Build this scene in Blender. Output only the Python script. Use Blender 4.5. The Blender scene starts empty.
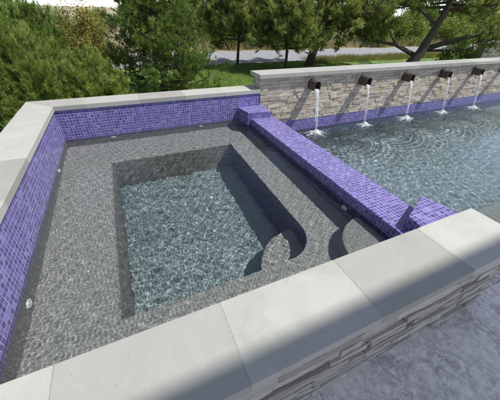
import bpy, bmesh, math, random
import numpy as np
from mathutils import Vector, Matrix

sc = bpy.context.scene
COL = sc.collection
random.seed(7)
S = 3.33            # spa length (y), metres
ZW = -0.44          # spa water level (coping top is z = 0)
ZP = -0.78          # pool water level
ZG = -0.62          # patio level
W = 0.337           # coping width
DX0, DX1 = 2.56, 2.95   # dam wall, inner and outer face
ZD = -0.345         # dam top

# ------------------------------------------------------------------ helpers
def link(o, parent=None):
    COL.objects.link(o)
    if parent is not None:
        o.parent = parent
    return o

def tag(o, label=None, cat=None, group=None, kind=None):
    if label: o['label'] = label
    if cat: o['category'] = cat
    if group: o['group'] = group
    if kind: o['kind'] = kind
    return o

def thing(name, label, cat, loc=(0, 0, 0), group=None):
    o = bpy.data.objects.new(name, None)
    o.empty_display_size = 0.2
    o.location = loc
    link(o)
    return tag(o, label, cat, group)

class MB:
    """collects faces in world coordinates, with UVs in metres by dominant axis"""
    def __init__(s):
        s.v = []; s.f = []
    def add(s, vs, fs):
        b = len(s.v)
        s.v += [tuple(p) for p in vs]
        s.f += [tuple(i + b for i in f) for f in fs]
    def box(s, x0, x1, y0, y1, z0, z1):
        s.add([(x0,y0,z0),(x1,y0,z0),(x1,y1,z0),(x0,y1,z0),(x0,y0,z1),(x1,y0,z1),(x1,y1,z1),(x0,y1,z1)],
              [(3,2,1,0),(4,5,6,7),(0,1,5,4),(1,2,6,5),(2,3,7,6),(3,0,4,7)])
    def prism(s, poly, z0, z1, bottom=True):
        n = len(poly)
        vs = [(x,y,z0) for x,y in poly] + [(x,y,z1) for x,y in poly]
        fs = [tuple(range(n, 2*n))]
        if bottom: fs.append(tuple(range(n-1, -1, -1)))
        fs += [(i, (i+1) % n, n+(i+1) % n, n+i) for i in range(n)]
        s.add(vs, fs)
    def quad(s, *p):
        s.add(p, [(0,1,2,3)])
    def tube(s, pts, rad, n=8):
        """tapered tube along a polyline"""
        pts = [Vector(p) for p in pts]
        rings = []
        for i, p in enumerate(pts):
            t = (pts[min(i+1, len(pts)-1)] - pts[max(i-1, 0)]).normalized()
            a = t.cross(Vector((0.31, 0.17, 0.93)))
            if a.length < 1e-3: a = t.cross(Vector((1, 0, 0)))
            a.normalize(); b = t.cross(a)
            r = rad[i]
            rings.append([p + (a*math.cos(2*math.pi*k/n) + b*math.sin(2*math.pi*k/n))*r for k in range(n)])
        vs = [q for R in rings for q in R]
        fs = []
        for i in range(len(pts)-1):
            for k in range(n):
                fs.append((i*n+k, i*n+(k+1) % n, (i+1)*n+(k+1) % n, (i+1)*n+k))
        fs.append(tuple(range(n-1, -1, -1))); fs.append(tuple((len(pts)-1)*n+k for k in range(n)))
        s.add(vs, fs)
    def build(s, name, mat, parent=None, bevel=0, smooth=False, seg=2, caustic=False):
        L = Vector(parent.location) if parent is not None else Vector((0,0,0))
        q = parent
        while q is not None and q.parent is not None:
            q = q.parent; L = L + Vector(q.location)
        me = bpy.data.meshes.new(name)
        me.from_pydata(s.v, [], s.f)
        bm = bmesh.new(); bm.from_mesh(me)
        if bevel:
            bmesh.ops.bevel(bm, geom=[e for e in bm.edges if len(e.link_faces) == 2 and e.calc_face_angle(0) > 0.6],
                            offset=bevel, segments=seg, profile=0.5, affect='EDGES')
        bm.normal_update()
        uv = bm.loops.layers.uv.new('UVMap')
        for f in bm.faces:
            n = f.normal
            ax, ay, az = abs(n.x), abs(n.y), abs(n.z)
            for l in f.loops:
                c = l.vert.co
                if az >= ax and az >= ay: l[uv].uv = (c.x, c.y)
                elif ax >= ay: l[uv].uv = (c.y, c.z)
                else: l[uv].uv = (c.x, c.z)
            f.smooth = smooth
        if L.length: bmesh.ops.translate(bm, verts=bm.verts, vec=-L)
        bm.to_mesh(me); bm.free()
        o = bpy.data.objects.new(name, me)
        if mat: me.materials.append(mat)
        link(o, parent)
        if caustic: o.cycles.is_caustics_receiver = True
        return o

def np_mesh(name, V, F, mat, parent=None, smooth=False, tint=None):
    """fast mesh from numpy arrays (F: n x k)"""
    L = np.array(parent.location) if parent is not None else np.zeros(3)
    me = bpy.data.meshes.new(name)
    k = F.shape[1]
    me.vertices.add(len(V)); me.vertices.foreach_set('co', (V - L).astype(np.float32).ravel())
    me.loops.add(F.size); me.loops.foreach_set('vertex_index', F.astype(np.int32).ravel())
    me.polygons.add(len(F)); me.polygons.foreach_set('loop_start', np.arange(0, F.size, k, dtype=np.int32))
    if smooth: me.polygons.foreach_set('use_smooth', np.ones(len(F), dtype=bool))
    if tint is not None:
        a = me.attributes.new('tint', 'FLOAT', 'POINT'); a.data.foreach_set('value', tint.astype(np.float32))
    me.update(calc_edges=True)
    me.materials.append(mat)
    o = bpy.data.objects.new(name, me)
    return link(o, parent)

# ------------------------------------------------------------------ materials
class NT:
    def __init__(s, name):
        s.m = bpy.data.materials.new(name); s.m.use_nodes = True
        s.t = s.m.node_tree; s.t.nodes.clear()
        s.out = s.n('ShaderNodeOutputMaterial')
    def n(s, typ, **kw):
        nd = s.t.nodes.new(typ)
        for k, v in kw.items(): setattr(nd, k, v)
        return nd
    def l(s, a, b): s.t.links.new(a, b)
    def val(s, sock, v):
        if hasattr(v, 'is_output') or isinstance(v, bpy.types.NodeSocket): s.l(v, sock)
        else: sock.default_value = v
    def math(s, op, a, b=None, c=None):
        nd = s.n('ShaderNodeMath', operation=op)
        for i, v in enumerate((a, b, c)):
            if v is not None: s.val(nd.inputs[i], v)
        return nd.outputs[0]
    def noise(s, vec, scale, detail=4, rough=0.55, dist=0):
        nd = s.n('ShaderNodeTexNoise'); s.l(vec, nd.inputs['Vector'])
        nd.inputs['Scale'].default_value = scale; nd.inputs['Detail'].default_value = detail
        nd.inputs['Roughness'].default_value = rough; nd.inputs['Distortion'].default_value = dist
        return nd.outputs['Fac']
    def ramp(s, fac, stops, interp='LINEAR'):
        nd = s.n('ShaderNodeValToRGB'); cr = nd.color_ramp; cr.interpolation = interp
        while len(cr.elements) < len(stops): cr.elements.new(0.5)
        for e, (p, c) in zip(cr.elements, stops):
            e.position = p; e.color = (*c, 1) if len(c) == 3 else c
        s.l(fac, nd.inputs[0]); return nd.outputs[0]
    def mix(s, fac, a, b, blend='MIX'):
        nd = s.n('ShaderNodeMix', data_type='RGBA', blend_type=blend)
        s.val(nd.inputs[0], fac)
        for sock, v in ((nd.inputs[6], a), (nd.inputs[7], b)):
            if isinstance(v, tuple): sock.default_value = (*v, 1) if len(v) == 3 else v
            else: s.l(v, sock)
        return nd.outputs[2]
    def bump(s, h, strength, dist=0.01, normal=None):
        nd = s.n('ShaderNodeBump'); s.l(h, nd.inputs['Height'])
        nd.inputs['Strength'].default_value = strength; nd.inputs['Distance'].default_value = dist
        if normal is not None: s.l(normal, nd.inputs['Normal'])
        return nd.outputs[0]
    def pbr(s, color, rough=0.7, normal=None, spec=0.5, **kw):
        p = s.n('ShaderNodeBsdfPrincipled')
        if isinstance(color, tuple): p.inputs['Base Color'].default_value = (*color, 1)
        else: s.l(color, p.inputs['Base Color'])
        s.val(p.inputs['Roughness'], rough); p.inputs['Specular IOR Level'].default_value = spec
        if normal is not None: s.l(normal, p.inputs['Normal'])
        for k, v in kw.items(): p.inputs[k].default_value = v
        return p.outputs[0]
    def done(s, shader): s.l(shader, s.out.inputs['Surface']); return s.m
    def obj(s): return s.n('ShaderNodeTexCoord').outputs['Object']
    def geo_pos(s): return s.n('ShaderNodeNewGeometry').outputs['Position']
    def uv(s): return s.n('ShaderNodeTexCoord').outputs['UV']
    def island(s): return s.n('ShaderNodeNewGeometry').outputs['Random Per Island']

def mat_tile(name='mosaic_tile', pitch=0.0365, k=1.0, kg=1.0):
    t = NT(name)
    v = t.n('ShaderNodeVectorMath', operation='SCALE'); t.l(t.uv(), v.inputs[0]); v.inputs['Scale'].default_value = 1/pitch
    fl = t.n('ShaderNodeVectorMath', operation='FLOOR'); t.l(v.outputs[0], fl.inputs[0])
    fr = t.n('ShaderNodeVectorMath', operation='FRACTION'); t.l(v.outputs[0], fr.inputs[0])
    xyz = t.n('ShaderNodeSeparateXYZ'); t.l(fr.outputs[0], xyz.inputs[0])
    def edge(o): return t.math('MINIMUM', o, t.math('SUBTRACT', 1.0, o))
    d = t.math('MINIMUM', edge(xyz.outputs[0]), edge(xyz.outputs[1]))
    mr = t.n('ShaderNodeMapRange'); t.l(d, mr.inputs[0]); mr.inputs[1].default_value = 0.055; mr.inputs[2].default_value = 0.095
    wn = t.n('ShaderNodeTexWhiteNoise', noise_dimensions='3D'); t.l(fl.outputs[0], wn.inputs['Vector'])
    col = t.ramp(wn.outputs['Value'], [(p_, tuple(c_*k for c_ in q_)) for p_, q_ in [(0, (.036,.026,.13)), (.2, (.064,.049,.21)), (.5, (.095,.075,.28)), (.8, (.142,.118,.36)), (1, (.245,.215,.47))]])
    film = t.noise(t.uv(), 3.0, 4)
    col = t.mix(t.math('MULTIPLY', film, 0.18), col, (.30,.28,.46))
    mot = t.noise(t.uv(), 120, 2)
    col = t.mix(t.math('MULTIPLY', mot, 0.35), col, (.10,.07,.34))
    gm = t.noise(t.uv(), 14, 3)
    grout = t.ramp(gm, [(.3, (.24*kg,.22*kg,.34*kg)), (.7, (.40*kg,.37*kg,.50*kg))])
    c = t.mix(mr.outputs[0], grout, col)
    rg = t.n('ShaderNodeMapRange'); t.l(mr.outputs[0], rg.inputs[0]); rg.inputs[3].default_value = .85; rg.inputs[4].default_value = .14
    wc = t.n('ShaderNodeSeparateColor'); t.l(wn.outputs['Color'], wc.inputs[0])
    def tl(o, r): return t.math('MULTIPLY', t.math('SUBTRACT', o, .5), t.math('SUBTRACT', r, .5))
    tilt = t.math('ADD', tl(xyz.outputs[0], wc.outputs[0]), tl(xyz.outputs[1], wc.outputs[1]))
    h = t.math('ADD', mr.outputs[0], t.math('MULTIPLY', tilt, 3.2))
    return t.done(t.pbr(c, rg.outputs[0], t.bump(h, 0.5, 0.003), 0.4))

def mat_coping():
    t = NT('limestone_coping')
    p = t.geo_pos()
    oc = t.n('ShaderNodeSeparateColor'); t.l(t.n('ShaderNodeObjectInfo').outputs['Color'], oc.inputs[0])
    base = t.ramp(oc.outputs[0], [(0, (.26,.256,.24)), (.5, (.355,.348,.322)), (1, (.465,.455,.415))])
    n1 = t.noise(p, 3.2, 6, .6, .6); n2 = t.noise(p, 22, 5, .65); n3 = t.noise(p, 260, 2)
    c = t.mix(t.ramp(n1, [(.40, (0,0,0)), (.72, (.7,.7,.7))]), base, (.36,.35,.31))
    c = t.mix(t.math('MULTIPLY', t.ramp(n2, [(.55, (0,0,0)), (.75, (1,1,1))]), .16), c, (.56,.545,.50))
    c = t.mix(t.math('MULTIPLY', n3, .22), c, (.34,.325,.285))
    spk = t.n('ShaderNodeTexVoronoi'); t.l(p, spk.inputs['Vector']); spk.inputs['Scale'].default_value = 38
    sm = t.math('MULTIPLY', t.ramp(spk.outputs['Distance'], [(.05, (1,1,1)), (.11, (0,0,0))]), t.ramp(t.noise(p, 9, 2), [(.52, (0,0,0)), (.62, (1,1,1))]))
    c = t.mix(t.math('MULTIPLY', sm, .7), c, (.24,.22,.19))
    st = t.math('MULTIPLY', t.ramp(t.noise(p, 1.3, 5, .7, 1.5), [(.52, (0,0,0)), (.70, (1,1,1))]), .38)
    c = t.mix(st, c, (.27,.255,.215))
    gr = t.noise(p, 620, 2, .7)
    c = t.mix(t.ramp(gr, [(.60, (0,0,0)), (.72, (.5,.5,.5))]), c, (.17,.16,.14))
    h = t.math('SUBTRACT', t.math('ADD', t.math('MULTIPLY', n2, .6), t.math('MULTIPLY', n3, .3)), t.math('MULTIPLY', sm, .8))
    return t.done(t.pbr(c, .8, t.bump(h, .5, .004), .3))

def mat_joint():
    t = NT('coping_joint')
    return t.done(t.pbr(t.ramp(t.noise(t.geo_pos(), 60, 3), [(.3, (.33,.31,.26)), (.7, (.46,.43,.355))]), .9))

def mat_ledger(name, stops, bumpk=.6):
    t = NT(name)
    p = t.geo_pos(); r = t.island()
    c = t.ramp(r, stops)
    mp = t.n('ShaderNodeMapping'); t.l(p, mp.inputs[0]); mp.inputs['Scale'].default_value = (1, 1, 2.2)
    n1 = t.noise(mp.outputs[0], 14, 6, .65, .4); n2 = t.noise(p, 90, 4, .6)
    c = t.mix(t.math('MULTIPLY', t.ramp(n1, [(.4, (0,0,0)), (.72, (1,1,1))]), .4), c, (.27,.235,.19))
    c = t.mix(t.math('MULTIPLY', n2, .35), c, (.52,.48,.42))
    h = t.math('ADD', n1, t.math('MULTIPLY', n2, .5))
    return t.done(t.pbr(c, .9, t.bump(h, bumpk, .012), .2))

def mat_plaster(name='pebble_plaster', tintk=(1,1,1)):
    t = NT(name)
    p = t.geo_pos()
    vo = t.n('ShaderNodeTexVoronoi'); t.l(p, vo.inputs['Vector']); vo.inputs['Scale'].default_value = 175
    sp = t.n('ShaderNodeSeparateColor'); t.l(vo.outputs['Color'], sp.inputs[0])
    k = lambda c: tuple(a*b for a, b in zip(c, tintk))
    c = t.ramp(sp.outputs[0], [(0, k((.13,.13,.122))), (.35, k((.215,.215,.20))), (.7, k((.285,.285,.265))), (.92, k((.39,.39,.365))), (1, k((.52,.52,.49)))])
    n = t.noise(p, 2.2, 3, .5)
    c = t.mix(t.math('MULTIPLY', n, .45), c, k((.235,.232,.212)))
    return t.done(t.pbr(c, .85, t.bump(vo.outputs['Distance'], .3, .004), .2))

def mat_travertine():
    t = NT('travertine_paver')
    p = t.geo_pos(); r = t.island()
    base = t.ramp(r, [(0, (.66,.61,.57)), (.35, (.72,.67,.63)), (.7, (.77,.725,.68)), (1, (.82,.775,.73))])
    n1 = t.noise(p, 5.5, 9, .76, .5); n2 = t.noise(p, 30, 8, .78, .2); n3 = t.noise(p, 170, 3)
    c = t.mix(t.ramp(n1, [(.42, (0,0,0)), (.60, (1,1,1))]), base, (.42,.385,.39))
    c = t.mix(t.math('MULTIPLY', t.ramp(n2, [(.47, (0,0,0)), (.60, (1,1,1))]), .9), c, (.86,.82,.78))
    pit = t.math('MULTIPLY', t.ramp(t.noise(p, 48, 4, .7), [(.64, (0,0,0)), (.72, (.8,.8,.8))]), t.ramp(t.noise(p, 6, 3), [(.42, (0,0,0)), (.62, (1,1,1))]))
    c = t.mix(pit, c, (.20,.17,.15))
    h = t.math('SUBTRACT', t.math('ADD', t.math('MULTIPLY', n2, .5), t.math('MULTIPLY', n3, .2)), pit)
    return t.done(t.pbr(c, .75, t.bump(h, .9, .008), .3))

def mat_water(name, col):
    t = NT(name)
    g = t.n('ShaderNodeBsdfGlass'); g.inputs['IOR'].default_value = 1.33; g.inputs['Roughness'].default_value = 0
    g.inputs['Color'].default_value = (*col, 1)
    t.l(g.outputs[0], t.out.inputs['Surface'])
    return t.m

def mat_simple(name, stops, scale=8, rough=.8, bumpk=.3, detail=5, metallic=0):
    t = NT(name)
    p = t.geo_pos(); n = t.noise(p, scale, detail, .6)
    return t.done(t.pbr(t.ramp(n, stops), rough, t.bump(t.noise(p, scale*5, 4), bumpk, .01), .4, Metallic=metallic))

def mat_leaf(name, stops, trans=.42, rough=.6, dead=(.20,.125,.05)):
    t = NT(name)
    a = t.n('ShaderNodeAttribute', attribute_name='tint').outputs['Fac']
    r = t.island()
    f = t.math('ADD', t.math('MULTIPLY', a, .8), t.math('MULTIPLY', r, .2))
    c = t.ramp(f, [(0.0, dead), (.025, dead), (.05, stops[0][1])] + list(stops[1:]))
    p = t.pbr(c, rough, None, .3)
    tr = t.n('ShaderNodeBsdfTranslucent'); t.l(t.mix(1.0, c, (1.25,1.2,.6), 'MULTIPLY'), tr.inputs[0])
    mx = t.n('ShaderNodeMixShader'); mx.inputs[0].default_value = trans
    t.l(p, mx.inputs[1]); t.l(tr.outputs[0], mx.inputs[2])
    return t.done(mx.outputs[0])

M = {}
M['tile'] = mat_tile()
M['tile_shade'] = mat_tile('shade_mosaic_tile', .0365, .38, .16)  # darkened copy of the tile, underwater shade put into its colour
M['coping'] = mat_coping()
M['joint'] = mat_joint()
M['ledger_tan'] = mat_ledger('ledger_stone', [(0, (.29,.24,.18)), (.22, (.46,.385,.29)), (.45, (.56,.485,.38)), (.7, (.38,.33,.27)), (1, (.62,.545,.435))], .22)
M['ledger_grey'] = mat_ledger('grey_ledger_stone', [(0, (.27,.24,.21)), (.3, (.45,.40,.35)), (.6, (.53,.485,.43)), (.85, (.36,.325,.29)), (1, (.62,.57,.51))], .8)
M['ledger_dark'] = mat_ledger('dark_ledger_stone', [(0, (.10,.09,.09)), (.5, (.16,.145,.14)), (1, (.23,.205,.195))])
M['plaster'] = mat_plaster()
M['pool_plaster'] = mat_plaster('pool_plaster', (.86,1.02,1.12))
M['water_tint_plaster'] = mat_plaster('water_tinted_pebble_plaster', (.98,1.20,1.28))  # blue tint of deep water put into the plaster colour
M['trav'] = mat_travertine()
M['spa_water'] = mat_water('spa_water', (.97,.995,1.0))
M['pool_water'] = mat_water('pool_water', (.94,.985,.995))
M['bronze'] = mat_simple('dark_bronze', [(.3, (.055,.038,.03)), (.7, (.15,.112,.09))], 18, .45, .3, metallic=.35)
M['mortar'] = mat_simple('mortar', [(.3, (.10,.09,.08)), (.7, (.18,.165,.15))], 30)
M['jet'] = mat_simple('white_plastic', [(.3, (.74,.74,.74)), (.7, (.82,.82,.82))], 30, .35, .05)
M['bark'] = mat_simple('pine_bark', [(.3, (.035,.026,.02)), (.55, (.10,.078,.06)), (.8, (.19,.155,.125))], 22, .95, 1.0)
M['lawn'] = mat_simple('lawn', [(.3, (.075,.13,.022)), (.55, (.12,.19,.035)), (.8, (.19,.25,.06))], 2.5, .9, .6, 8)
M['field'] = mat_simple('dry_field', [(.3, (.16,.15,.07)), (.5, (.30,.25,.15)), (.7, (.42,.36,.25))], .5, .95, .6, 8)
M['road'] = mat_simple('road_asphalt', [(.3, (.21,.21,.225)), (.7, (.29,.285,.30))], 3, .9, .4)
M['gravel'] = mat_simple('pale_gravel', [(.3, (.38,.36,.36)), (.7, (.50,.48,.47))], 5, .95, .5)
M['stucco'] = mat_simple('stucco', [(.3, (.62,.59,.53)), (.7, (.68,.65,.59))], 6, .9, .3)
M['roof'] = mat_simple('roof_shingle', [(.3, (.08,.075,.07)), (.7, (.14,.13,.125))], 9, .9, .5)
M['frame'] = mat_simple('painted_frame', [(.3, (.70,.70,.70)), (.7, (.78,.78,.78))], 10, .5, .05)
def mat_pane():
    t = NT('window_glass'); return t.done(t.pbr((.03,.035,.04), .05, None, .8))
M['pane'] = mat_pane()
def mat_foam():
    t = NT('water_foam')
    p = t.pbr((.90,.92,.94), .4, None, .5)
    tr = t.n('ShaderNodeBsdfTransparent')
    mx = t.n('ShaderNodeMixShader')
    a = t.n('ShaderNodeAttribute', attribute_name='tint').outputs['Fac']
    n = t.noise(t.geo_pos(), 26, 6, .72, .8)
    v = t.math('ADD', t.math('MULTIPLY', a, .62), t.math('MULTIPLY', t.math('SUBTRACT', n, .5), 1.7))
    t.l(t.ramp(v, [(.28, (0,0,0)), (.75, (.85,.85,.85))]), mx.inputs[0])
    t.l(tr.outputs[0], mx.inputs[1]); t.l(p, mx.inputs[2])
    return t.done(mx.outputs[0])
M['foam'] = mat_foam()
def mat_fall():
    t = NT('falling_water')
    p = t.pbr((.88,.90,.93), .15, None, .6)
    g = t.n('ShaderNodeBsdfGlossy'); g.inputs['Roughness'].default_value = .1
    tr = t.n('ShaderNodeBsdfTransparent')
    mp = t.n('ShaderNodeMapping'); t.l(t.geo_pos(), mp.inputs[0]); mp.inputs['Scale'].default_value = (1, 1, .16)
    n = t.noise(mp.outputs[0], 55, 4, .65)
    mx = t.n('ShaderNodeMixShader')
    t.l(t.ramp(n, [(.40, (.05,.05,.05)), (.66, (.80,.80,.80))]), mx.inputs[0])
    t.l(tr.outputs[0], mx.inputs[1]); t.l(p, mx.inputs[2])
    return t.done(mx.outputs[0])
M['fall'] = mat_fall()
M['pine'] = mat_leaf('pine_needles', [(0, (.08,.12,.03)), (.4, (.20,.275,.065)), (.75, (.32,.40,.11)), (1, (.46,.52,.20))])
M['pine_dark'] = mat_leaf('dark_pine_needles', [(0, (.05,.085,.024)), (.4, (.125,.19,.045)), (.75, (.22,.30,.08)), (1, (.36,.43,.15))])
M['pine_light'] = mat_leaf('light_pine_needles', [(0, (.10,.13,.04)), (.4, (.215,.26,.08)), (.75, (.33,.38,.13)), (1, (.47,.50,.22))], .35)
M['shrub'] = mat_leaf('shrub_leaves', [(0, (.06,.10,.025)), (.5, (.14,.21,.045)), (1, (.26,.33,.09))], .35)
M['hedge'] = mat_leaf('bush_leaves', [(0, (.09,.14,.035)), (.5, (.19,.26,.065)), (1, (.33,.38,.13))], .42)
M['yellow'] = mat_leaf('yellow_leaves', [(0, (.14,.16,.045)), (.45, (.30,.28,.085)), (1, (.55,.45,.12))], .35)
M['straw'] = mat_leaf('dry_grass_blades', [(0, (.24,.20,.11)), (.5, (.40,.34,.21)), (1, (.52,.46,.32))], .2, .8)
M['verge'] = mat_leaf('verge_blades', [(0, (.09,.13,.03)), (.5, (.22,.22,.075)), (1, (.42,.36,.19))], .35, .75)
M['blade'] = mat_leaf('grass_blades', [(0, (.07,.13,.022)), (.5, (.13,.20,.036)), (1, (.23,.29,.07))], .35, .7)

# ------------------------------------------------------------------ ledger stone cladding
def ledger(mb, axis, a0, a1, z0, z1, face, sgn, rows, lmin, lmax, dep, seed, jit=.004):
    """stacked stone on the plane (x or y = face); a runs along the wall; sgn = outward direction"""
    rng = random.Random(seed)
    z = z0
    hs = []
    while z < z1 - .012:
        h = min(rng.uniform(*rows), z1 - z)
        if z1 - (z + h) < .018: h = z1 - z
        hs.append((z, z+h)); z += h
    for (za, zb) in hs:
        a = a0 - rng.uniform(0, .2)
        while a < a1:
            L = rng.uniform(lmin, lmax)
            s, e = max(a, a0), min(a + L, a1)
            a += L
            if e - s < .01: continue
            d = rng.random()**1.4*dep + .012
            g = .002
            nx = max(2, int((e-s)/.06)); nz = 2
            front = []
            tilt = rng.uniform(-.004, .004)
            for j in range(nz+1):
                for i in range(nx+1):
                    aa = s+g + (e-s-2*g)*i/nx; zz = za+g + (zb-za-2*g)*j/nz
                    if 0 < i < nx: aa += rng.uniform(-.008, .008)
                    if j in (0, nz): zz += rng.uniform(-.0012, .0012)
                    dd = d + rng.uniform(-jit, jit) + tilt*(i/nx-.5)
                    if i in (0, nx) or j in (0, nz): dd -= .0012
                    front.append((aa, dd, zz))
            back = [(s+g, -.005, za+g), (e-g, -.005, za+g), (e-g, -.005, zb-g), (s+g, -.005, zb-g)]
            V = front + back
            def P(q):
                return (q[0], face + sgn*q[1], q[2]) if axis == 'x' else (face + sgn*q[1], q[0], q[2])
            F = []
            w = nx+1
            flip = (axis == 'x') == (sgn > 0)
            for j in range(nz):
                for i in range(nx):
                    F.append((j*w+i, j*w+i+1, (j+1)*w+i+1, (j+1)*w+i))
            b = len(front)
            F.append(tuple(range(nx, -1, -1)) + (b, b+1))                       # bottom
            F.append(tuple(nz*w+i for i in range(w)) + (b+2, b+3))               # top
            F.append(tuple(j*w for j in range(nz+1)) + (b+3, b))                 # start end
            F.append(tuple(j*w+nx for j in range(nz, -1, -1)) + (b+1, b+2))      # far end
            if flip: F = [tuple(reversed(f)) for f in F]
            mb.add([P(q) for q in V], F)

# ------------------------------------------------------------------ spa walls
CT = 0.058    # coping thickness
rs = random.Random(3)
def slab(poly, z0=-CT, z1=0.0, parent=None, tone=None):
    m = MB(); m.prism(poly, z0, z1)
    o = m.build('coping_slab', M['coping'], parent, bevel=.003)
    v = rs.uniform(.2, .9) if tone is None else tone
    o.color = (v, v, v, 1)
    return o
def joint(poly, parent, z0=-CT+.002, z1=-.0007):
    m = MB(); m.prism(poly, z0, z1)
    return m.build('mortar_joint', M['joint'], parent)
G = .0022
XE = 2.784
# near wall
near = thing('stone_wall', 'low grey stacked stone wall with wide limestone coping nearest the viewer, in front of the spa', 'wall', (1.2, -.17, ZG))
m = MB(); m.box(-.30, 2.74, -.30, -.03, ZG, -CT-.001); m.build('wall_core', M['mortar'], near)
m = MB(); ledger(m, 'x', -.32, 2.772, ZG-.02, -CT-.003, -.30, -1, (.032, .056), .12, .44, .026, 3, .004)
ledger(m, 'y', -.30, -.012, ZG-.02, -CT-.003, 2.74, 1, (.034, .058), .12, .3, .02, 5, .003)
m.build('stone_cladding', M['ledger_grey'], near)
xs = [-.195, .416, 1.025, 1.637, 2.256, XE]
for i in range(len(xs)-1):
    slab([(xs[i]+G, -W), (xs[i+1]-G, -W), (xs[i+1]-G, 0), (xs[i]+G, 0)], parent=near, tone=(.85, .35, .8, .3, .95)[i])
    if i: joint([(xs[i]-G, -W+.003), (xs[i]+G, -W+.003), (xs[i]+G, -.003), (xs[i]-G, -.003)], near)
slab([(-W, -W), (-.195-G, -W), (-.195-G, 0), (-W, 0)], parent=near)
m = MB(); m.box(-.02, DX0, -.03, -.016, -.505, -CT-.001); m.build('tile_band', M['tile'], near, caustic=True)
# left wall
left = thing('spa_wall', 'raised left spa wall with pale limestone coping above a band of purple mosaic tile', 'wall', (-.17, 1.7, ZG))
m = MB(); m.box(-.31, -.03, -.02, S+.30, ZG-.1, -CT-.001); m.build('wall_core', M['stucco'], left)
m = MB(); m.box(-.03, -.016, -.016, S+.016, -.505, -CT-.001); m.build('tile_band', M['tile'], left, caustic=True)
ys = [0.0, .62, 1.22, 1.86, 2.49]
for i in range(len(ys)-1):
    slab([(-W, ys[i]+G), (0, ys[i]+G), (0, ys[i+1]-G), (-W, ys[i+1]-G)], parent=left, tone=(.5, .85, .2, .9)[i])
    joint([(-W+.003, ys[i]-G), (-.003, ys[i]-G), (-.003, ys[i]+G), (-W+.003, ys[i]+G)], left)
slab([(-W, 2.49+G), (0, 2.49+G), (0, S-G), (-W, S+W-G)], parent=left, tone=.85)
joint([(-W+.003, 2.49-G), (-.003, 2.49-G), (-.003, 2.49+G), (-W+.003, 2.49+G)], left)
# far wall
far = thing('spa_wall', 'raised far spa wall under a narrow limestone coping, with purple mosaic tile between pine shrubs and water', 'wall', (1.3, S+.17, ZG))
m = MB(); m.box(-.03, 2.845, S+.03, S+.31, ZG-.1, -CT-.001); m.build('wall_core', M['stucco'], far)
m = MB(); m.box(-.016, 2.846, S+.016, S+.03, -.505, -CT-.001); m.build('tile_band', M['tile'], far, caustic=True)
xf = [.338, 1.01, 1.63, 2.24, 2.848]
slab([(0, S+G), (xf[0]-G, S), (xf[0]-G, S+W), (-W, S+W+G)], parent=far, tone=.3)
for i in range(len(xf)-1):
    slab([(xf[i]+G, S), (xf[i+1]-G, S), (xf[i+1]-G, S+W), (xf[i]+G, S+W)], parent=far, tone=(.6, .15, .75, .9)[i])
    joint([(xf[i]-G, S+.003), (xf[i]+G, S+.003), (xf[i]+G, S+W-.003), (xf[i]-G, S+W-.003)], far)
# spillway dam
dam = thing('spillway_wall', 'low purple mosaic wall between the spa and the pool, with a raised block at each end', 'wall', (2.75, 1.7, -1.6))
m = MB(); m.box(DX0, DX1, 0.0, S+.015, -1.655, ZD); m.build('tile_ledge', M['tile'], dam, bevel=.006, caustic=True)
m = MB(); m.box(DX0-.004, DX0+.01, -.02, S+.01, -.745, -.452); m.build('submerged_shade_strip', M['tile_shade'], dam, caustic=True)  # strip coloured dark to stand for the dam's shade under water
m = MB(); m.prism([(2.645, .27), (2.60, -.012), (3.07, -.012), (3.06, .18), (3.0, .425)][::-1], -1.655, -.235)
nb = m.build('tile_block', M['tile'], dam, bevel=.005, caustic=True)
m = MB(); m.prism([(2.50, 3.03), (2.865, 2.965), (2.90, S+.014), (2.46, S+.014)], ZD-.12, -.245)
m.build('tile_block', M['tile'], dam, bevel=.005, caustic=True)

# ------------------------------------------------------------------ spa basin
ZB, ZF = -.735, -1.41
basin = thing('spa_basin', 'speckled grey pebble plaster spa interior with benches, rounded steps and footwell under water', 'spa', (1.3, 1.7, ZF))
fx0, fx1, fy0, fy1 = .475, 2.095, .53, 2.80
def arc(cx, cy, r, a0, a1, n=12):
    return [(cx + r*math.cos(math.radians(a0+(a1-a0)*i/n)), cy + r*math.sin(math.radians(a0+(a1-a0)*i/n))) for i in range(n+1)]
well = [(fx0, fy0)] + arc(fx1-.30, fy0+.30, .30, -90, 0) + [(fx1, fy1), (fx0, fy1)]
# bench ring: top surface between the outer rectangle and the footwell outline, and the risers
m = MB()
outer = [(-.03, -.03), (DX0+.01, -.03), (DX0+.01, S+.03), (-.03, S+.03)]
n = len(well)
vs = [(x, y, ZB) for x, y in well] + [(x, y, ZB) for x, y in outer]
o0 = n
fs = [(o0, o0+1) + tuple(range(1, -1, -1))]
fs = []
# well index: 0 near-left, 1..13 arc, 14 far-right, 15 far-left
fs.append((o0, o0+1, 1, 0))
for i in range(1, 13): fs.append((o0+1, i+1, i))
fs.append((o0+1, o0+2, 14, 13)); fs.append((o0+2, o0+3, 15, 14)); fs.append((o0+3, o0, 0, 15))
m.add(vs, fs)
bench_o = None
mt = MB()
lo = [(x + (.045 if x < fx0+.01 else 0), y - (.11 if y > fy1-.01 else 0)) for x, y in well]
k = len(well)
for i in range(k):
    a, b, c, d = well[i], well[(i+1) % k], lo[(i+1) % k], lo[i]
    # rounded nose: three short facets, then the sloping riser
    prev = (a, b, ZB)
    tiled = a[0] > fx1-.305 and b[0] > fx1-.305
    for u, dz in ((.30, .008), (.60, .03), (1.0, ZB-ZF+.02)):
        p = tuple(a[j]+(d[j]-a[j])*u for j in (0, 1)); q = tuple(b[j]+(c[j]-b[j])*u for j in (0, 1))
        (mt if tiled and dz > .1 else m).quad((*prev[0], prev[2]), (*p, ZB-dz), (*q, ZB-dz), (*prev[1], prev[2]))
        prev = (p, q, ZB-dz)
m.build('bench', M['plaster'], basin, caustic=True)
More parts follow.
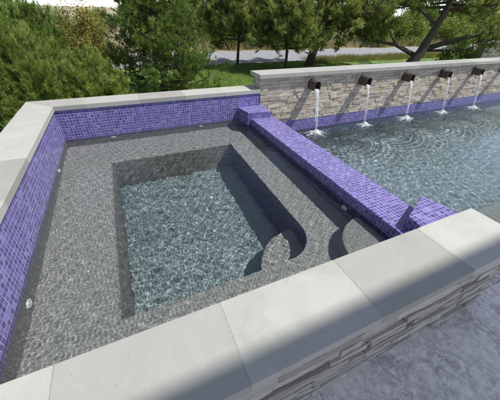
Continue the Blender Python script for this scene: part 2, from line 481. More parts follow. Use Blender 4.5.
mt.build('shade_tiled_riser', M['tile_shade'], basin, caustic=True)  # riser tile coloured dark to deepen the bench's shade
m = MB(); m.quad((fx0-.05, fy0-.05, ZF), (fx1+.05, fy0-.05, ZF), (fx1+.05, fy1+.05, ZF), (fx0-.05, fy1+.05, ZF))
m.build('footwell_floor', M['water_tint_plaster'], basin, caustic=True)  # floor colour carries the tint of the water above it
m = MB(); m.box(fx1-.012, fx1-.002, .95, fy1-.2, ZF-.01, ZF+.034); m.build('tile_trim', M['tile'], basin, caustic=True)
st = arc(fx1-.04, fy0, .47, 90, 180, 14)
m = MB(); m.prism(st + [(fx1-.5, fy0-.02), (fx1+.02, fy0-.02), (fx1+.02, fy0+.47)], ZF-.01, -1.03)
m.build('corner_step', M['plaster'], basin, bevel=.012, caustic=True)
st = arc(2.575, .20, .43, 92, 178, 16)
m = MB(); m.prism(st + [(2.145, -.02), (2.575, -.02)], ZB-.01, -.515)
m.build('corner_step', M['plaster'], basin, bevel=.012, caustic=True)
m = MB()
m.quad((-.022, -.03, ZB), (-.022, S+.03, ZB), (-.022, S+.03, -.49), (-.022, -.03, -.49))
m.quad((-.03, S+.022, ZB), (DX0, S+.022, ZB), (DX0, S+.022, -.49), (-.03, S+.022, -.49))
m.quad((-.03, -.022, ZB), (-.03, -.022, -.49), (DX0, -.022, -.49), (DX0, -.022, ZB))
wl = m.build('basin_wall', M['plaster'], basin, caustic=True)
def jet(pos, nrm):
    p = Vector(pos); nn = Vector(nrm)
    a = Vector((0, 0, 1)); b = nn.cross(a)
    mb = MB()
    prof = [(.0, .036), (.010, .036), (.014, .030), (.014, .022), (.011, .020), (.011, .010), (.016, .008), (.016, .0)]
    k = 18; vs = []; fs = []
    for d, r in prof:
        for i in range(k):
            t = 2*math.pi*i/k
            vs.append(p + nn*d + (a*math.sin(t) + b*math.cos(t))*r)
    for j in range(len(prof)-1):
        for i in range(k):
            fs.append((j*k+i, j*k+(i+1) % k, (j+1)*k+(i+1) % k, (j+1)*k+i))
    mb.add(vs, fs)
    o = mb.build('jet_fitting', M['jet'], wl, smooth=True, caustic=True)
    return o
for pos, nrm in [((-.022, 2.56, -.56), (1,0,0)), ((-.022, .82, -.63), (1,0,0)),
                 ((.56, S+.022, -.56), (0,-1,0)), ((1.83, S+.022, -.56), (0,-1,0)), ((DX0-.004, .80, -.56), (-1,0,0))]:
    jet(pos, nrm)

# ------------------------------------------------------------------ pool basin
PX1 = 16.0
pool = thing('pool_basin', 'grey plaster swimming pool interior beyond the purple dam wall', 'pool', (8, 1.7, -1.655))
m = MB(); m.quad((DX1-.05, -.1, -1.65), (PX1+.1, -.1, -1.65), (PX1+.1, S+.1, -1.65), (DX1-.05, S+.1, -1.65)); m.build('floor', M['pool_plaster'], pool, caustic=True)
m = MB()
m.quad((DX1, -.05, -1.655), (DX1, -.05, -.64), (PX1, -.05, -.64), (PX1, -.05, -1.655))
m.quad((PX1, -.05, -1.655), (PX1, -.05, -.64), (PX1, S+.05, -.64), (PX1, S+.05, -1.655))
m.quad((DX1-.1, S+.035, -1.655), (PX1, S+.035, -1.655), (PX1, S+.035, -.84), (DX1-.1, S+.035, -.84))
m.build('pool_wall', M['pool_plaster'], pool, caustic=True)
m = MB(); m.box(3.02, PX1, -.05, .50, -1.651, -1.0); m.build('bench', M['plaster'], pool, bevel=.02, caustic=True)

# ------------------------------------------------------------------ water surfaces
def water(name, x0, x1, y0, y1, z, step, lam, slope, nw, seed, mat, label, rings=()):
    nx = int((x1-x0)/step)+1; ny = int((y1-y0)/step)+1
    xs = np.linspace(x0, x1, nx); ysn = np.linspace(y0, y1, ny)
    X, Y = np.meshgrid(xs, ysn); Z = np.full_like(X, z)
    rng = np.random.default_rng(seed)
    for i in range(nw):
        l = math.exp(rng.uniform(math.log(lam[0]), math.log(lam[1]))); th = rng.uniform(0, 2*math.pi); k = 2*math.pi/l
        ph = rng.uniform(0, 6.28)
        wob = .6*np.sin(X*rng.uniform(.6, 2.2)+Y*rng.uniform(.6, 2.2)+rng.uniform(0, 6.28))
        env = .65 + .35*np.sin(X*rng.uniform(.8, 2.6)+Y*rng.uniform(-2.6, 2.6)+rng.uniform(0, 6.28))
        Z += env*slope/k*math.sqrt(2/nw)*np.sin(k*(X*math.cos(th)+Y*math.sin(th))+ph+wob)
    for (rx, ry, A, l) in rings:
        d = np.hypot(X-rx, Y-ry)
        Z += A*np.exp(-d/.55)*np.sin(2*math.pi*d/l)*np.minimum(1, d/.05)
    V = np.stack([X, Y, Z], -1).reshape(-1, 3)
    ix = np.arange(nx*ny).reshape(ny, nx)
    F = np.stack([ix[:-1, :-1], ix[:-1, 1:], ix[1:, 1:], ix[1:, :-1]], -1).reshape(-1, 4)
    o = np_mesh(name, V, F, mat, smooth=True)
    o.cycles.is_caustics_caster = True
    return tag(o, label, None, None, 'structure')
water('spa_water', -.028, DX0+.004, -.028, S+.028, ZW, .0062, (.024, .18), .036, 46, 11, M['spa_water'], 'clear rippled water filling the raised spa')
SPX = [3.83 + 1.148*i for i in range(6)]
rings = [(x+.10, S-.30, .0028, .11) for x in SPX]
water('pool_water', DX1-.004, PX1, -.045, S+.03, ZP, .0155, (.045, .26), .038, 46, 5, M['pool_water'], 'darker rippled water of the swimming pool', rings)

# ------------------------------------------------------------------ fountain wall
FX1 = 14.0
fw = thing('fountain_wall', 'long tan stacked stone wall with arched bronze spouts pouring water into the pool', 'wall', (8.4, S+.17, ZG))
ZT = .225
m = MB(); m.box(2.88, FX1, S+.03, S+.29, -.85, ZT-.062); m.build('wall_core', M['mortar'], fw)
m = MB()
ledger(m, 'x', 2.852, FX1, -.585, ZT-.063, S+.03, -1, (.046, .062), .09, .24, .016, 21, .002)
ledger(m, 'y', S+.02, S+.305, -.64, ZT-.063, 2.88, -1, (.046, .062), .10, .25, .014, 22)
m.build('stone_cladding', M['ledger_tan'], fw)
m = MB(); m.box(2.852, FX1, S+.012, S+.03, -.86, -.588); m.build('tile_band', M['tile'], fw, caustic=True)
x = 2.81
while x < FX1:
    x2 = min(x+.915, FX1)
    slab([(x+.002, S-.045), (x2-.002, S-.045), (x2-.002, S+.33), (x+.002, S+.33)], ZT-.062, ZT, fw)
    x = x2
def arch(w, h, n=10):
    r = w/2
    return [(-r, 0)] + [(-r, h-r)] + [(r*math.cos(math.radians(180-180*i/n)), h-r + r*math.sin(math.radians(180-180*i/n))) for i in range(1, n)] + [(r, h-r), (r, 0)]
PR = .19
def spout(xc):
    mb = MB()
    o = arch(.128, .150); i_ = arch(.104, .126)
    i_ = [(a, b+.012) for a, b in i_]
    z0 = -.045
    y0, y1 = S+.028, S-PR
    def ring(pr, y): return [(xc+a, y, z0+b) for a, b in pr]
    k = len(o)
    vs = ring(o, y0) + ring(o, y1) + ring(i_, y1) + ring(i_, y0)
    fs = []
    for a in range(3):
        for j in range(k):
            fs.append((a*k+j, a*k+(j+1) % k, (a+1)*k+(j+1) % k, (a+1)*k+j))
    fs.append(tuple(3*k+j for j in range(k)))
    mb.add(vs, fs)
    return mb.build('water_spout', M['bronze'], fw, bevel=.003, seg=1)
for xq in SPX: spout(xq)

# falling water: one thing per spout, with its own splash
ordn = ['under the spout nearest the purple dam', 'under the second spout from the dam', 'under the middle of the five spouts',
        'under the second spout from the right edge', 'under the rightmost spout']
def fall(xc, i):
    t = thing('water_stream', 'white stream of water falling ' + ordn[i], 'water stream', (xc, S-.3, ZP), 'streams pouring from the wall spouts')
    rng = random.Random(40+i)
    zt = -.028; H = zt-ZP
    kw = (1.15, .85, 1.05, .9, 1.1)[i]
    drift = (.07, .10, .14, .18, .20)[i]
    def centre(u):
        tt = math.sqrt(2*u*H/9.8)
        return xc + drift*u, S-PR+.01-.22*tt, zt-u*H
    mb = MB()
    # water lying in the spout, then one thin uneven sheet that narrows and breaks up as it falls
    NU, NW = 40, 12
    ph = [rng.uniform(0, 6.28) for _ in range(6)]
    vs = []
    for side in (1, -1):
        for k in range(-6, NU+1):
            u = max(0, k)/NU
            cx, cy, cz = centre(u)
            if k < 0: cy = S-PR+.01 - k*.02
            wd = kw*(.040 - .023*u**.6)*(1+.12*math.sin(9*u+ph[0]))
            for q in range(NW+1):
                e = 2*q/NW-1
                lump = .5+.5*math.sin(e*5+ph[1]+u*3)*math.sin(e*11+ph[2]-u*7)
                th = (.004+.007*lump+.010*u)*math.sqrt(max(0, 1-e*e)) + .0006
                vs.append((cx+e*wd+.006*u*math.sin(23*u+ph[3]+e), cy - side*th + .006*u*math.sin(17*u+ph[4]+3*e), cz + (.004 if k < 0 else 0)))
    n1 = (NU+7)*(NW+1); fs = []
    for k in range(NU+6):
        for q in range(NW):
            a = k*(NW+1)+q
            fs.append((a, a+1, a+NW+2, a+NW+1)); fs.append((n1+a+NW+1, n1+a+NW+2, n1+a+1, n1+a))
    for k in range(NU+6):
        a = k*(NW+1); fs.append((a+NW+1, n1+a+NW+1, n1+a, a)); a += NW; fs.append((a, n1+a, n1+a+NW+1, a+NW+1))
    mb.add(vs, fs)
    fw_ = mb.build('falling_water', M['fall'], t, smooth=True)
    # foam: one uneven froth sheet with torn edges and raised centre
    mb = MB()
    cx, cy, cz = centre(1)
    rngn = np.random.default_rng(60+i)
    NR, NA = 34, 72
    R0 = (.27, .22, .29, .24, .26)[i]
    waves = [(rngn.integers(2, 9), rngn.uniform(0, 6.28), rngn.uniform(.05, .16)) for _ in range(6)]
    vs = [(cx, cy, ZP+.05)]
    for r_ in range(1, NR+1):
        for a_ in range(NA):
            th = 2*math.pi*a_/NA
            rad = R0*(1+sum(am*math.sin(k*th+p) for k, p, am in waves))*(r_/NR)
            x_, y_ = cx + rad*1.25*math.cos(th), cy + rad*.85*math.sin(th)
            y_ = min(y_, S+.008)
            rr = r_/NR
            hz = .010 + .045*math.exp(-(rad/.06)**2)*rng.uniform(.5, 1.2) + .018*math.exp(-(rad/.16)**2)*rng.random() + .006*math.sin(rad*60)*math.exp(-rad/.2) - .012*rr**2
            vs.append((x_, y_, ZP+hz+rng.uniform(-.002, .002)))
    fs = [(0, 1+a_, 1+(a_+1) % NA) for a_ in range(NA)]
    for r_ in range(NR-1):
        for a_ in range(NA):
            fs.append((1+r_*NA+a_, 1+(r_+1)*NA+a_, 1+(r_+1)*NA+(a_+1) % NA, 1+r_*NA+(a_+1) % NA))
    mb.add(vs, fs)
    fo = mb.build('splash_foam', M['foam'], t, smooth=True)
    at = fo.data.attributes.new('tint', 'FLOAT', 'POINT')
    at.data.foreach_set('value', [1.0] + [1-r_/NR for r_ in range(1, NR+1) for a_ in range(NA)])
for i in range(5): fall(SPX[i], i)

# ------------------------------------------------------------------ patio, lawn, ground
rng = random.Random(9)
m = MB()
def paver(x0, x1, y0, y1):
    g = .0015; z = ZG + rng.uniform(-.002, .002)
    m.prism([(x0+g, y0+g), (x1-g, y0+g), (x1-g, y1-g), (x0+g, y1-g)], ZG-.05, z, bottom=False)
yy = -.29
rowi = 0
while yy > -7:
    hgt = [.62, .92, .62, .92, .62][rowi % 5]
    x = -6 - rng.uniform(0, .5)
    while x < 17:
        L = rng.choice([.92, .92, .62, 1.23])
        paver(x, x+L, yy-hgt, yy); x += L
    yy -= hgt; rowi += 1
x = 2.80
while x < 17:
    L = rng.choice([.41, .61, .61]); paver(x, x+L, -.29, .02); x += L
tag(m.build('patio', M['trav'], None, bevel=.0015, seg=1), 'grey blotched travertine paving beside the near wall', None, None, 'structure')
def ring(name, mat, ox0, ox1, oy0, oy1, hx0, hx1, hy0, hy1, z, label):
    mb = MB()
    for a, b, c, d in ((ox0, ox1, oy0, hy0), (ox0, ox1, hy1, oy1), (ox0, hx0, hy0, hy1), (hx1, ox1, hy0, hy1)):
        mb.quad((a, c, z), (b, c, z), (b, d, z), (a, d, z))
    return tag(mb.build(name, mat), label, None, None, 'structure')
ring('ground', M['field'], -700, 700, -700, 900, -.25, PX1+.05, -.20, S+.25, ZG-.045, 'dry tan field reaching to the horizon')
ring('lawn', M['lawn'], -30, 45, -.30, 9.75, -.28, PX1+.06, -.10, S+.28, ZG-.02, 'mown green lawn behind the walls')
m = MB(); m.quad((-60, 9.9, ZG-.03), (80, 9.9, ZG-.03), (80, 13.4, ZG-.03), (-60, 13.4, ZG-.03))
tag(m.build('road', M['road']), 'grey road running behind the lawn', None, None, 'structure')
m = MB(); m.prism([(-30, 21), (14, 20.5), (30, 23), (10, 27), (-30, 26.5)], ZG-.1, ZG-.036, bottom=False)
tag(m.build('gravel_track', M['gravel']), 'pale gravel track across the dry field', None, None, 'structure')

# ------------------------------------------------------------------ plants
def unit(a): return a/np.maximum(1e-9, np.linalg.norm(a, axis=-1, keepdims=True))
def needles(P, D, L, nper, nl, nw, rng, tint, spread=(.25, .95)):
    """pine shoots: P bases, D axes (unit); returns triangles"""
    N = len(P)
    t = rng.uniform(.05, 1, (N, nper, 1))
    base = P[:, None] + D[:, None]*L*t
    rnd = unit(rng.normal(size=(N, nper, 3)))
    perp = unit(np.cross(D[:, None], rnd))
    a = rng.uniform(*spread, (N, nper, 1))
    d = unit(D[:, None]*np.cos(a) + perp*np.sin(a))
    ln = nl*rng.uniform(.65, 1.15, (N, nper, 1))
    side = unit(np.cross(d, unit(rng.normal(size=(N, nper, 3)))))*nw*.5
    A = base - side; B = base + side; C = base + d*ln
    V = np.stack([A, B, C], 2).reshape(-1, 3)
    F = np.arange(len(V)).reshape(-1, 3)
    T = np.repeat(np.clip(tint, 0, 1), nper*3)
    return V, F, T
def leaves(P, D, size, rng, tint):
    """single flat leaves as diamonds bent along the midrib"""
    N = len(P)
    s = size*rng.uniform(.6, 1.3, (N, 1))
    side = unit(np.cross(D, unit(rng.normal(size=(N, 3)))))*s*.30
    nrm = unit(np.cross(side, D))*s*.10
    V = np.stack([P, P+D*s*.5+side+nrm, P+D*s, P+D*s*.5-side+nrm], 1).reshape(-1, 3)
    F = np.arange(len(V)).reshape(-1, 4)
    return V, F, np.repeat(np.clip(tint, 0, 1), 4)

def curve_pts(a, b, sag, rng, n=5, wob=.05):
    a = np.array(a, float); b = np.array(b, float); L = np.linalg.norm(b-a)
    out = []
    for i in range(n+1):
        u = i/n
        p = a + (b-a)*u; p[2] += sag*L*math.sin(math.pi*u)
        if 0 < i < n: p += rng.normal(size=3)*wob*L*.4
        out.append(p)
    return out

def pine_shrub(x, y, rx, ry, h, seed, label, mat, nstem=70, per=22, nl=.085, nw=.0075, group='pine shrubs behind the spa', z0=ZG-.03, nper=48, L=.13):
    rng = np.random.default_rng(seed)
    root = thing('pine_shrub', label, 'shrub', (x, y, z0), group)
    mb = MB(); P = []; D = []; T = []
    for i in range(nstem):
        az = rng.uniform(0, 2*math.pi); el = math.asin(rng.uniform(.02, 1))
        k = rng.uniform(.72, 1.08)
        tip = np.array([x+rx*k*math.cos(el)*math.cos(az), y+ry*k*math.cos(el)*math.sin(az), z0+.12+h*k*math.sin(el)])
        st = np.array([x+rng.uniform(-.15, .15)*rx, y+rng.uniform(-.15, .15)*ry, z0+rng.uniform(0, .25)*h])
        pts = curve_pts(st, tip, -.08, rng, 5)
        mb.tube(pts, [.022*(1-.16*j)*max(.5, h/2) for j in range(6)], 5)
        tone = rng.normal(.45, .16)
        out = unit((tip-st)[None])[0]
        for j in range(per):
            u = 1 - rng.random()**1.5*.55
            p = np.array(pts[0])*(0) + np.array([np.interp(u, np.linspace(0, 1, 6), [q[c] for q in pts]) for c in range(3)])
            p = p + rng.normal(size=3)*.075*(.5+rx*.5)
            d = out*.6 + np.array([0, 0, .75]) + rng.normal(size=3)*.45
            P.append(p); D.append(d); T.append(.0 if rng.random() < .03 else max(.12, tone + rng.normal(0, .16) + .18*(u-.7)))
    mb.build('stem', M['bark'], root, smooth=True)
    V, F, T = needles(np.array(P), unit(np.array(D)), L, nper, nl, nw, rng, np.array(T))
    np_mesh('foliage', V, F, mat, root, tint=T)
    return root

def broad_shrub(x, y, rx, ry, h, seed, label, mat, n=7000, size=.06, cat='shrub', name='leafy_shrub', group=None, z0=ZG-.03, ncl=40):
    rng = np.random.default_rng(seed)
    root = thing(name, label, cat, (x, y, z0), group)
    mb = MB(); P = []; D = []; T = []
    m_ = max(1, n//ncl)
    for i in range(ncl):
        az = rng.uniform(0, 2*math.pi); el = math.asin(rng.uniform(.05, 1)); k = rng.uniform(.7, 1.08)
        tip = np.array([x+rx*k*math.cos(el)*math.cos(az), y+ry*k*math.cos(el)*math.sin(az), z0+.05+h*k*math.sin(el)])
        st = np.array([x+rng.uniform(-.1, .1)*rx, y+rng.uniform(-.1, .1)*ry, z0])
        pts = curve_pts(st, tip, .05, rng, 4)
        mb.tube(pts, [.012*(1-.18*j)*max(.6, h) for j in range(5)], 5)
        tone = rng.normal(.5, .18)
        u = 1-rng.random(m_)**1.6*.6
        q = np.stack([np.interp(u, np.linspace(0, 1, 5), [p[c] for p in pts]) for c in range(3)], -1)
        q = q + rng.normal(size=(m_, 3))*.11*(.4+rx*.6)
        d = unit((tip-st)[None])*.5 + np.array([0, 0, .3]) + rng.normal(size=(m_, 3))*.7
        P.append(q); D.append(d); T.append(tone+rng.normal(0, .15, m_))
    mb.build('stem', M['bark'], root, smooth=True)
    V, F, T = leaves(np.concatenate(P), unit(np.concatenate(D)), size, rng, np.concatenate(T))
    np_mesh('foliage', V, F, mat, root, tint=T)
    return root

def pine_tree(x, y, trunk, rad, branches, seed, label, mat, nl=.10, nw=.010, nper=30, dens=26, twig=.5, z0=ZG-.03, group='pine trees beyond the walls', L=.15, up=.55, name='pine_tree'):
    """trunk: list of points relative to (x, y, ground); branches: list of polylines relative to the same point"""
    rng = np.random.default_rng(seed)
    root = thing(name, label, 'tree', (x, y, z0), group)
    o = np.array([x, y, z0])
    mb = MB()
    mb.tube([o+np.array(p) for p in trunk], rad, 9)
    P = []; D = []; T = []
    for br in branches:
        pts = [o+np.array(p) for p in br['pts']]
        r0 = br.get('r', .04)
        mb.tube(pts, [r0*(1-.75*i/(len(pts)-1)) for i in range(len(pts))], 6)
        ln = sum(np.linalg.norm(pts[i+1]-pts[i]) for i in range(len(pts)-1))
        nsub = max(3, int(ln*br.get('sub', 5)))
        for s_ in range(nsub):
            u = br.get('u0', .3) + (1-br.get('u0', .3))*(s_+rng.random())/nsub
            p0 = np.array([np.interp(u, np.linspace(0, 1, len(pts)), [q[c] for q in pts]) for c in range(3)])
            tang = unit((pts[-1]-pts[0])[None])[0]
            d = unit((tang*.6 + rng.normal(size=3)*.65 + np.array([0, 0, br.get('lift', .15)]))[None])[0]
            tl = twig*rng.uniform(.6, 1.2)*(1.15-.45*u)
            p1 = p0 + d*tl
            mb.tube([p0, (p0+p1)/2+rng.normal(size=3)*.03, p1], [r0*.28, r0*.2, r0*.1], 4)
            tone = rng.normal(.45, .15)
            k = max(3, int(dens*tl))
            for j in range(k):
                v = 1-rng.random()**1.4*.75
                P.append(p0+(p1-p0)*v + rng.normal(size=3)*.07)
                D.append(d*.6 + np.array([0, 0, up]) + rng.normal(size=3)*.45); T.append(.0 if rng.random() < .035 else max(.12, tone+rng.normal(0, .16)))
    mb.build('trunk', M['bark'], root, smooth=True)
    V, F, T = needles(np.array(P), unit(np.array(D)), L, nper, nl, nw, rng, np.array(T))
    np_mesh('crown', V, F, mat, root, tint=T)
    return root

def whorl(h0, h1, n, l0, l1, seed, droop=-.05, r=.03, rise=.25):
    rng = np.random.default_rng(seed)
    out = []
    for i in range(n):
        u = (i+.5)/n
        h = h0+(h1-h0)*u; az = i*2.39996+rng.uniform(-.3, .3)
        l = (l0+(l1-l0)*u)*rng.uniform(.8, 1.15)
        c, s_ = math.cos(az), math.sin(az)
        out.append({'pts': [(0, 0, h), (c*l*.5, s_*l*.5, h+l*rise*.35+l*droop), (c*l, s_*l, h+l*rise)], 'r': r*(1-.5*u), 'u0': .2})
    return out

# shrubs right behind the spa, left
pine_shrub(-1.55, 4.75, .95, .85, 1.45, 1, 'bright green pine shrub at the far left, behind the left coping', M['pine'], 90, 24)
pine_shrub(-.55, 5.05, .75, .75, 1.30, 2, 'bright green pine shrub behind the far left corner of the coping', M['pine'], 75, 24)
pine_shrub(.30, 5.25, .62, .62, .86, 3, 'low green pine shrub between the corner shrub and the big dark pine', M['pine'], 60, 22)
pine_shrub(-2.3, 7.6, 1.3, 1.2, 2.3, 4, 'tall dark pine shrub rising at the back of the left group', M['pine_dark'], 110, 24, nl=.10, nw=.010)
pine_shrub(-.9, 8.2, .9, .9, 1.55, 5, 'dark pine shrub behind the left group, beside the yellow bush', M['pine_dark'], 80, 22, nl=.10, nw=.010)
broad_shrub(.15, 8.9, .85, .6, 1.75, 6, 'loose yellow flowering bush at the back, left of the big dark pine', M['yellow'], 16000, .055, name='flowering_bush')
# the big dark pine
pine_tree(1.75, 6.25, [(0,0,0), (.03,.02,.7), (-.02,.04,1.5), (.02,0,2.4), (0,.02,3.1)], [.085,.075,.055,.035,.012],
          whorl(.10, 2.95, 60, 1.2, .22, 8, r=.024), 8, 'bushy dark green pine behind the far spa wall', M['pine_dark'], dens=60, twig=.42, nl=.085, nw=.0105, L=.12)
# pine with the leaning trunk, centre
b = [{'pts': [(.42,-.1,1.35), (1.1,-.5,1.62), (2.0,-1.0,2.15)], 'r': .055, 'u0': .35},
     {'pts': [(.45,0,1.5), (-.3,-.2,1.75), (-1.3,-.5,1.55)], 'r': .045},
     {'pts': [(.48,0,1.7), (1.2,.2,1.75), (1.9,.1,1.3)], 'r': .04, 'lift': -.1},
     {'pts': [(.5,0,1.9), (.2,-.9,2.1), (0,-1.6,1.6)], 'r': .045, 'lift': -.1}]
b += [{'pts': [(.38,0,1.2), (1.0,-.5,1.35), (1.7,-1.2,1.15)], 'r': .035, 'u0': .35}, {'pts': [(.42,0,1.3), (1.2,-.9,1.5), (1.9,-1.65,1.35)], 'r': .04, 'u0': .35},
      {'pts': [(.36,0,1.15), (.9,.1,1.2), (1.6,0,.95)], 'r': .03, 'u0': .4}, {'pts': [(.3,0,1.05), (-.2,.4,1.2), (-.9,.5,1.05)], 'r': .03, 'u0': .3},
      {'pts': [(.42,0,1.4), (.8,-1.0,1.7), (1.1,-2.0,1.75)], 'r': .04, 'u0': .3}]
b += [dict(q, pts=[(p[0]+.55, p[1], p[2]) for p in q['pts']]) for q in whorl(2.1, 3.0, 14, 1.7, .9, 12, droop=.0, r=.05)]
pine_tree(7.55, 8.65, [(0,0,0), (.10,.0,.4), (.26,.02,.9), (.45,.03,1.5), (.55,.03,2.3), (.55,0,3.2)], [.17,.155,.14,.12,.09,.03], b, 13,
          'pine with a thick leaning dark trunk behind the tan stone wall', M['pine_light'], dens=46, twig=.62, nl=.13, nw=.017)
# thin trunk tree left of it
b = whorl(.65, 2.5, 30, 1.15, .5, 15, r=.03, rise=.1)
pine_tree(6.15, 8.05, [(0,0,0), (.01,0,.8), (0,.02,1.6), (.03,0,2.65)], [.05,.045,.04,.015], b, 16,
          'light green pine on a thin straight trunk beside the leaning pine', M['pine_light'], dens=46, twig=.55, nl=.12, nw=.016)
# pale pine between the dark pine and the thin one
b = whorl(.75, 2.5, 34, 1.5, .55, 18, r=.03, rise=.12)
pine_tree(4.95, 9.55, [(0,0,0), (.05,0,.8), (.1,.02,1.6), (.08,0,2.65)], [.055,.045,.035,.012], b, 19,
          'loose green pine with drooping boughs at the road edge, left of the thin trunk', M['pine_light'], dens=46, twig=.55, nl=.13, nw=.017)
# spreading pine, right
b = [{'pts': [(.45,-.1,.75), (1.3,-.5,1.05), (2.4,-1.1,1.35), (3.4,-1.6,1.95)], 'r': .10, 'u0': .5, 'lift': .6},
     {'pts': [(.40,-.05,.70), (1.3,-.9,.78), (2.1,-1.3,1.15)], 'r': .05, 'u0': .75, 'lift': .5, 'sub': 3},
     {'pts': [(.20,0,.55), (-.5,.35,.85), (-1.2,.8,.95), (-1.65,1.2,1.15)], 'r': .075, 'u0': .4},
     {'pts': [(-.5,.35,.85), (-.9,.5,1.3), (-1.3,.7,1.9)], 'r': .035, 'u0': .4},
     {'pts': [(.45,-.1,1.5), (0,.3,1.9), (-.8,.7,2.0)], 'r': .05, 'u0': .3},
     {'pts': [(.5,-.1,1.8), (1.2,-.5,2.0), (2.0,-.9,1.9)], 'r': .05, 'u0': .3}]
b += [dict(q, pts=[(p[0]+.75, p[1]-.25, p[2]) for p in q['pts']]) for q in whorl(1.85, 2.7, 13, 2.1, 1.3, 22, r=.05, rise=.1)]
pine_tree(10.35, 6.55, [(0,0,-.02), (.10,-.02,.3), (.34,-.08,.62), (.46,-.12,1.1), (.62,-.2,1.7), (.75,-.25,2.3), (.8,-.25,2.9)], [.19,.18,.165,.12,.10,.07,.03], b, 23,
          'spreading pine with long low forked limbs at the right, behind the tan wall', M['pine_light'], dens=28, twig=.62, nl=.13, nw=.017)
broad_shrub(11.9, 5.9, .75, .6, 1.0, 25, 'bright green leafy shrub right of the spreading pine, before the dark stone wall', M['shrub'], 7000, .075)

# dark stone wall at the right edge
dw = thing('stone_wall', 'dark grey stacked stone wall at the far right, behind the tan wall', 'wall', (15.5, 6.0, ZG))
m = MB(); m.box(13.4, 18.9, 5.93, 6.2, ZG-.05, .70); m.build('wall_core', M['mortar'], dw)
m = MB(); ledger(m, 'x', 13.35, 18.9, ZG-.05, .70, 5.93, -1, (.05, .09), .2, .7, .03, 31)
ledger(m, 'y', 5.92, 6.2, ZG-.05, .70, 13.4, -1, (.05, .09), .1, .3, .02, 32); m.build('stone_cladding', M['ledger_dark'], dw)
m = MB(); m.box(13.32, 18.95, 5.87, 6.26, .70, .77); m.build('wall_cap', M['coping'], dw, bevel=.006)

# bushes out in the field
fb = [(-5.5, 16.5, 1.3, 'dark'), (-1.65, 18.5, .9, 'dark'), (.2, 29, 1.5, 'dark'), (2.6, 16.2, 1.0, 'pine'), (5.6, 18.0, 1.2, 'dark'), (8.2, 20.5, 1.4, 'pine'), (11.4, 17.0, 1.2, 'dark'),
      (14.5, 19.5, 1.5, 'pine'), (18.4, 16.4, 1.3, 'dark'), (22.5, 18.5, 1.7, 'pine'), (26, 15.2, 1.6, 'dark'), (31, 18, 1.9, 'dark'), (-9, 24, 1.9, 'dark'), (-4, 31, 1.6, 'pine')]
side = ['far left, beyond the road', 'beyond the road behind the yellow bush', 'distant, on the gravel track', 'beyond the road right behind the big dark pine', 'beyond the road above the lawn strip',
        'beyond the road left of the leaning trunk', 'beyond the road right of the leaning trunk', 'in the field between the two trunks', 'beyond the road behind the spreading pine', 'in the field right of the spreading pine',
        'beyond the road above the dark wall', 'far right in the field', 'far left on the horizon', 'distant, left of the gravel track']
for i, (bx, by, r, k) in enumerate(fb):
    pine_shrub(bx, by, r, r*.9, r*.95, 100+i, ('dark green bush ' if k == 'dark' else 'light green bush ') + side[i], M['pine_dark' if k == 'dark' else 'pine'], 46, 16,
               nl=.17, nw=.022, group='bushes scattered over the dry field', nper=22, L=.22)

rb = [(3.0, 14.6, 1.25, 1.7), (6.9, 14.9, 1.5, 1.75), (9.6, 14.3, 1.2, 1.3), (12.0, 14.9, 1.5, 1.9), (16.6, 14.4, 1.5, 1.5), (20.2, 14.8, 1.7, 1.9), (24.4, 14.4, 1.6, 1.7), (29, 14.6, 1.8, 2.0)]
rl = ['right behind the big dark pine', 'left of the thin trunk', 'lowest, between thin trunk and leaning trunk', 'tallest, behind the leaning trunk', 'between the leaning trunk and the spreading pine', 'behind the forked limbs of the spreading pine',
      'above the dark stone wall', 'at the far right edge of the road']
for i, (bx, by, r, h) in enumerate(rb):
    broad_shrub(bx, by, r, r*.7, h, 400+i, 'light green bush across the road, ' + rl[i], M['hedge'], 6500, .13, group='bushes along the far side of the road', ncl=44)
tl = [(-13, 34, 2.6), (-8.6, 38, 3.2), (4.6, 36, 2.5), (8.8, 33, 2.9), (13.5, 35, 3.3), (18.5, 32, 3.0), (23.5, 30, 3.2), (28.5, 27, 3.1), (33, 24, 3.0), (38, 21, 3.1), (43, 27, 3.6), (-19, 37, 3.4)]
pl = ['second from the left end of the far tree line', 'third from the left end of the far tree line', 'just right of the sky gap in the far tree line', 'behind the big dark pine, in the far tree line', 'left of centre in the far tree line',
      'behind the thin trunk, in the far tree line', 'behind the leaning trunk, in the far tree line', 'right of the leaning trunk, in the far tree line', 'behind the spreading pine, in the far tree line', 'nearest at the right end of the far tree line',
      'rightmost in the far tree line', 'leftmost in the far tree line']
for i, (bx, by, r) in enumerate(tl):
    broad_shrub(bx, by, r*.95, r*.7, r*1.05, 300+i, 'distant leafy tree ' + pl[i], M['pine_dark' if i % 2 else 'shrub'], 5200, .34, cat='tree', name='leafy_tree', group='far tree line on the horizon', ncl=46)

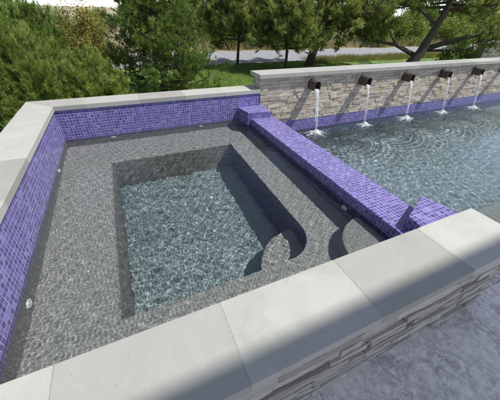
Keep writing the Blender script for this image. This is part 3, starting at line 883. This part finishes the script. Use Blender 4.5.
# dry grass and lawn blades (nobody could count them)
def blades(name, n, area, hgt, w, mat, seed, label, z, clump=None):
    rng = np.random.default_rng(seed)
    if clump:
        nc = n//clump
        c = np.stack([rng.uniform(area[0], area[1], nc), area[2] + (area[3]-area[2])*rng.random(nc)**1.6], -1)
        xy = np.repeat(c, clump, 0) + rng.normal(size=(nc*clump, 2))*.16
        tone = np.repeat(rng.uniform(.1, .9, nc), clump)
    else:
        xy = np.stack([rng.uniform(area[0], area[1], n), rng.uniform(area[2], area[3], n)], -1); tone = rng.uniform(.2, .8, n)
    n = len(xy)
    P = np.concatenate([xy, np.full((n, 1), z)], -1)
    h = hgt*rng.uniform(.5, 1.2, (n, 1))
    d = unit(np.concatenate([rng.normal(size=(n, 2))*.33, np.ones((n, 1))], -1))
    s = unit(np.cross(d, rng.normal(size=(n, 3))))*w*.5
    V = np.stack([P-s, P+s, P+d*h], 1).reshape(-1, 3)
    o = np_mesh(name, V, np.arange(len(V)).reshape(-1, 3), mat, tint=np.repeat(np.clip(tone+rng.normal(0, .12, n), 0, 1), 3))
    return tag(o, label, 'grass', None, 'stuff')
blades('lawn_grass', 60000, (2.6, 9.5, 4.2, 9.7), .055, .009, M['blade'], 51, 'short mown grass of the lawn strip', ZG-.022)
blades('verge_grass', 20000, (8.3, 22, 9.2, 10.3), .20, .014, M['verge'], 53, 'taller green and tan grass along the near edge of the road', ZG-.03, 26)
blades('dune_grass', 90000, (-14, 34, 13.8, 46), .55, .018, M['straw'], 52, 'tall dry tan grass beyond the road', ZG-.05, 30)

# ------------------------------------------------------------------ unseen canopy added behind the viewer to shade the near coping
HC = 6.0
ye = -.262 - .30*HC
cn = thing('added_shade_canopy', 'unseen flat white canopy on square posts, added behind the viewer to shade the near coping', 'canopy', (3, ye-1, ZG))
m = MB(); m.box(-4, 12, ye-1.65, ye, HC, HC+.10); m.build('roof_panel', M['frame'], cn, bevel=.01)
for yb in (ye-1.75, ye-.45):
    m = MB(); m.box(-3.9, 11.9, yb-.05, yb+.05, HC-.18, HC-.001); m.build('beam', M['frame'], cn)
for xp in (-3.7, .2, 4.1, 8.0, 11.7):
    m = MB(); m.box(xp-.07, xp+.07, ye-1.82, ye-1.68, ZG, HC-.181); m.build('post', M['frame'], cn, bevel=.008)

# ------------------------------------------------------------------ sky, sun, camera
D = Vector((-.53, .30, -1.0)).normalized()
w = bpy.data.worlds.new('World'); sc.world = w; w.use_nodes = True
nt = w.node_tree; bg = nt.nodes['Background']
sky = nt.nodes.new('ShaderNodeTexSky'); sky.sky_type = 'NISHITA'; sky.sun_disc = False
sky.sun_elevation = math.asin(-D.z); sky.sun_rotation = math.atan2(-D.x, -D.y)
sky.altitude = 2500; sky.air_density = .85; sky.dust_density = 0.0; sky.ozone_density = 2.2
hs_ = nt.nodes.new('ShaderNodeHueSaturation'); hs_.inputs['Saturation'].default_value = .62
nt.links.new(sky.outputs[0], hs_.inputs['Color']); nt.links.new(hs_.outputs[0], bg.inputs[0]); bg.inputs[1].default_value = .15
L = bpy.data.lights.new('sun', 'SUN'); L.energy = 4.0; L.angle = math.radians(.65); L.color = (1.0, .972, .925)
L.cycles.is_caustics_light = True
so = bpy.data.objects.new('sun', L); link(so); so.rotation_euler = D.to_track_quat('-Z', 'Y').to_euler(); so.location = (6, -4, 12)

cam = bpy.data.cameras.new('camera'); co = bpy.data.objects.new('camera', cam); link(co)
ri = Vector((.9118, -.4095, .0272)); up = Vector((.2206, .5452, .8088)); fwd = Vector((.3452, .7317, -.5878))
f_ = fwd.normalized(); r_ = (ri - f_*ri.dot(f_)).normalized(); u_ = r_.cross(f_)
co.matrix_world = Matrix(((r_.x, u_.x, -f_.x, .858), (r_.y, u_.y, -f_.y, -.632), (r_.z, u_.z, -f_.z, 1.016), (0, 0, 0, 1)))
cam.sensor_fit = 'HORIZONTAL'; cam.sensor_width = 36; cam.lens = 259.744/500*36
cam.clip_start = .02; cam.clip_end = 3000
sc.camera = co
sc.view_settings.view_transform = 'Standard'; sc.view_settings.look = 'None'
sc.view_settings.gamma = 1; sc.view_settings.use_curve_mapping = False; sc.view_settings.exposure = .46
sc.render.engine = 'CYCLES'
sc.cycles.use_denoising = True
sc.cycles.max_bounces = 10; sc.cycles.transparent_max_bounces = 12; sc.cycles.transmission_bounces = 8
sc.cycles.sample_clamp_indirect = 6
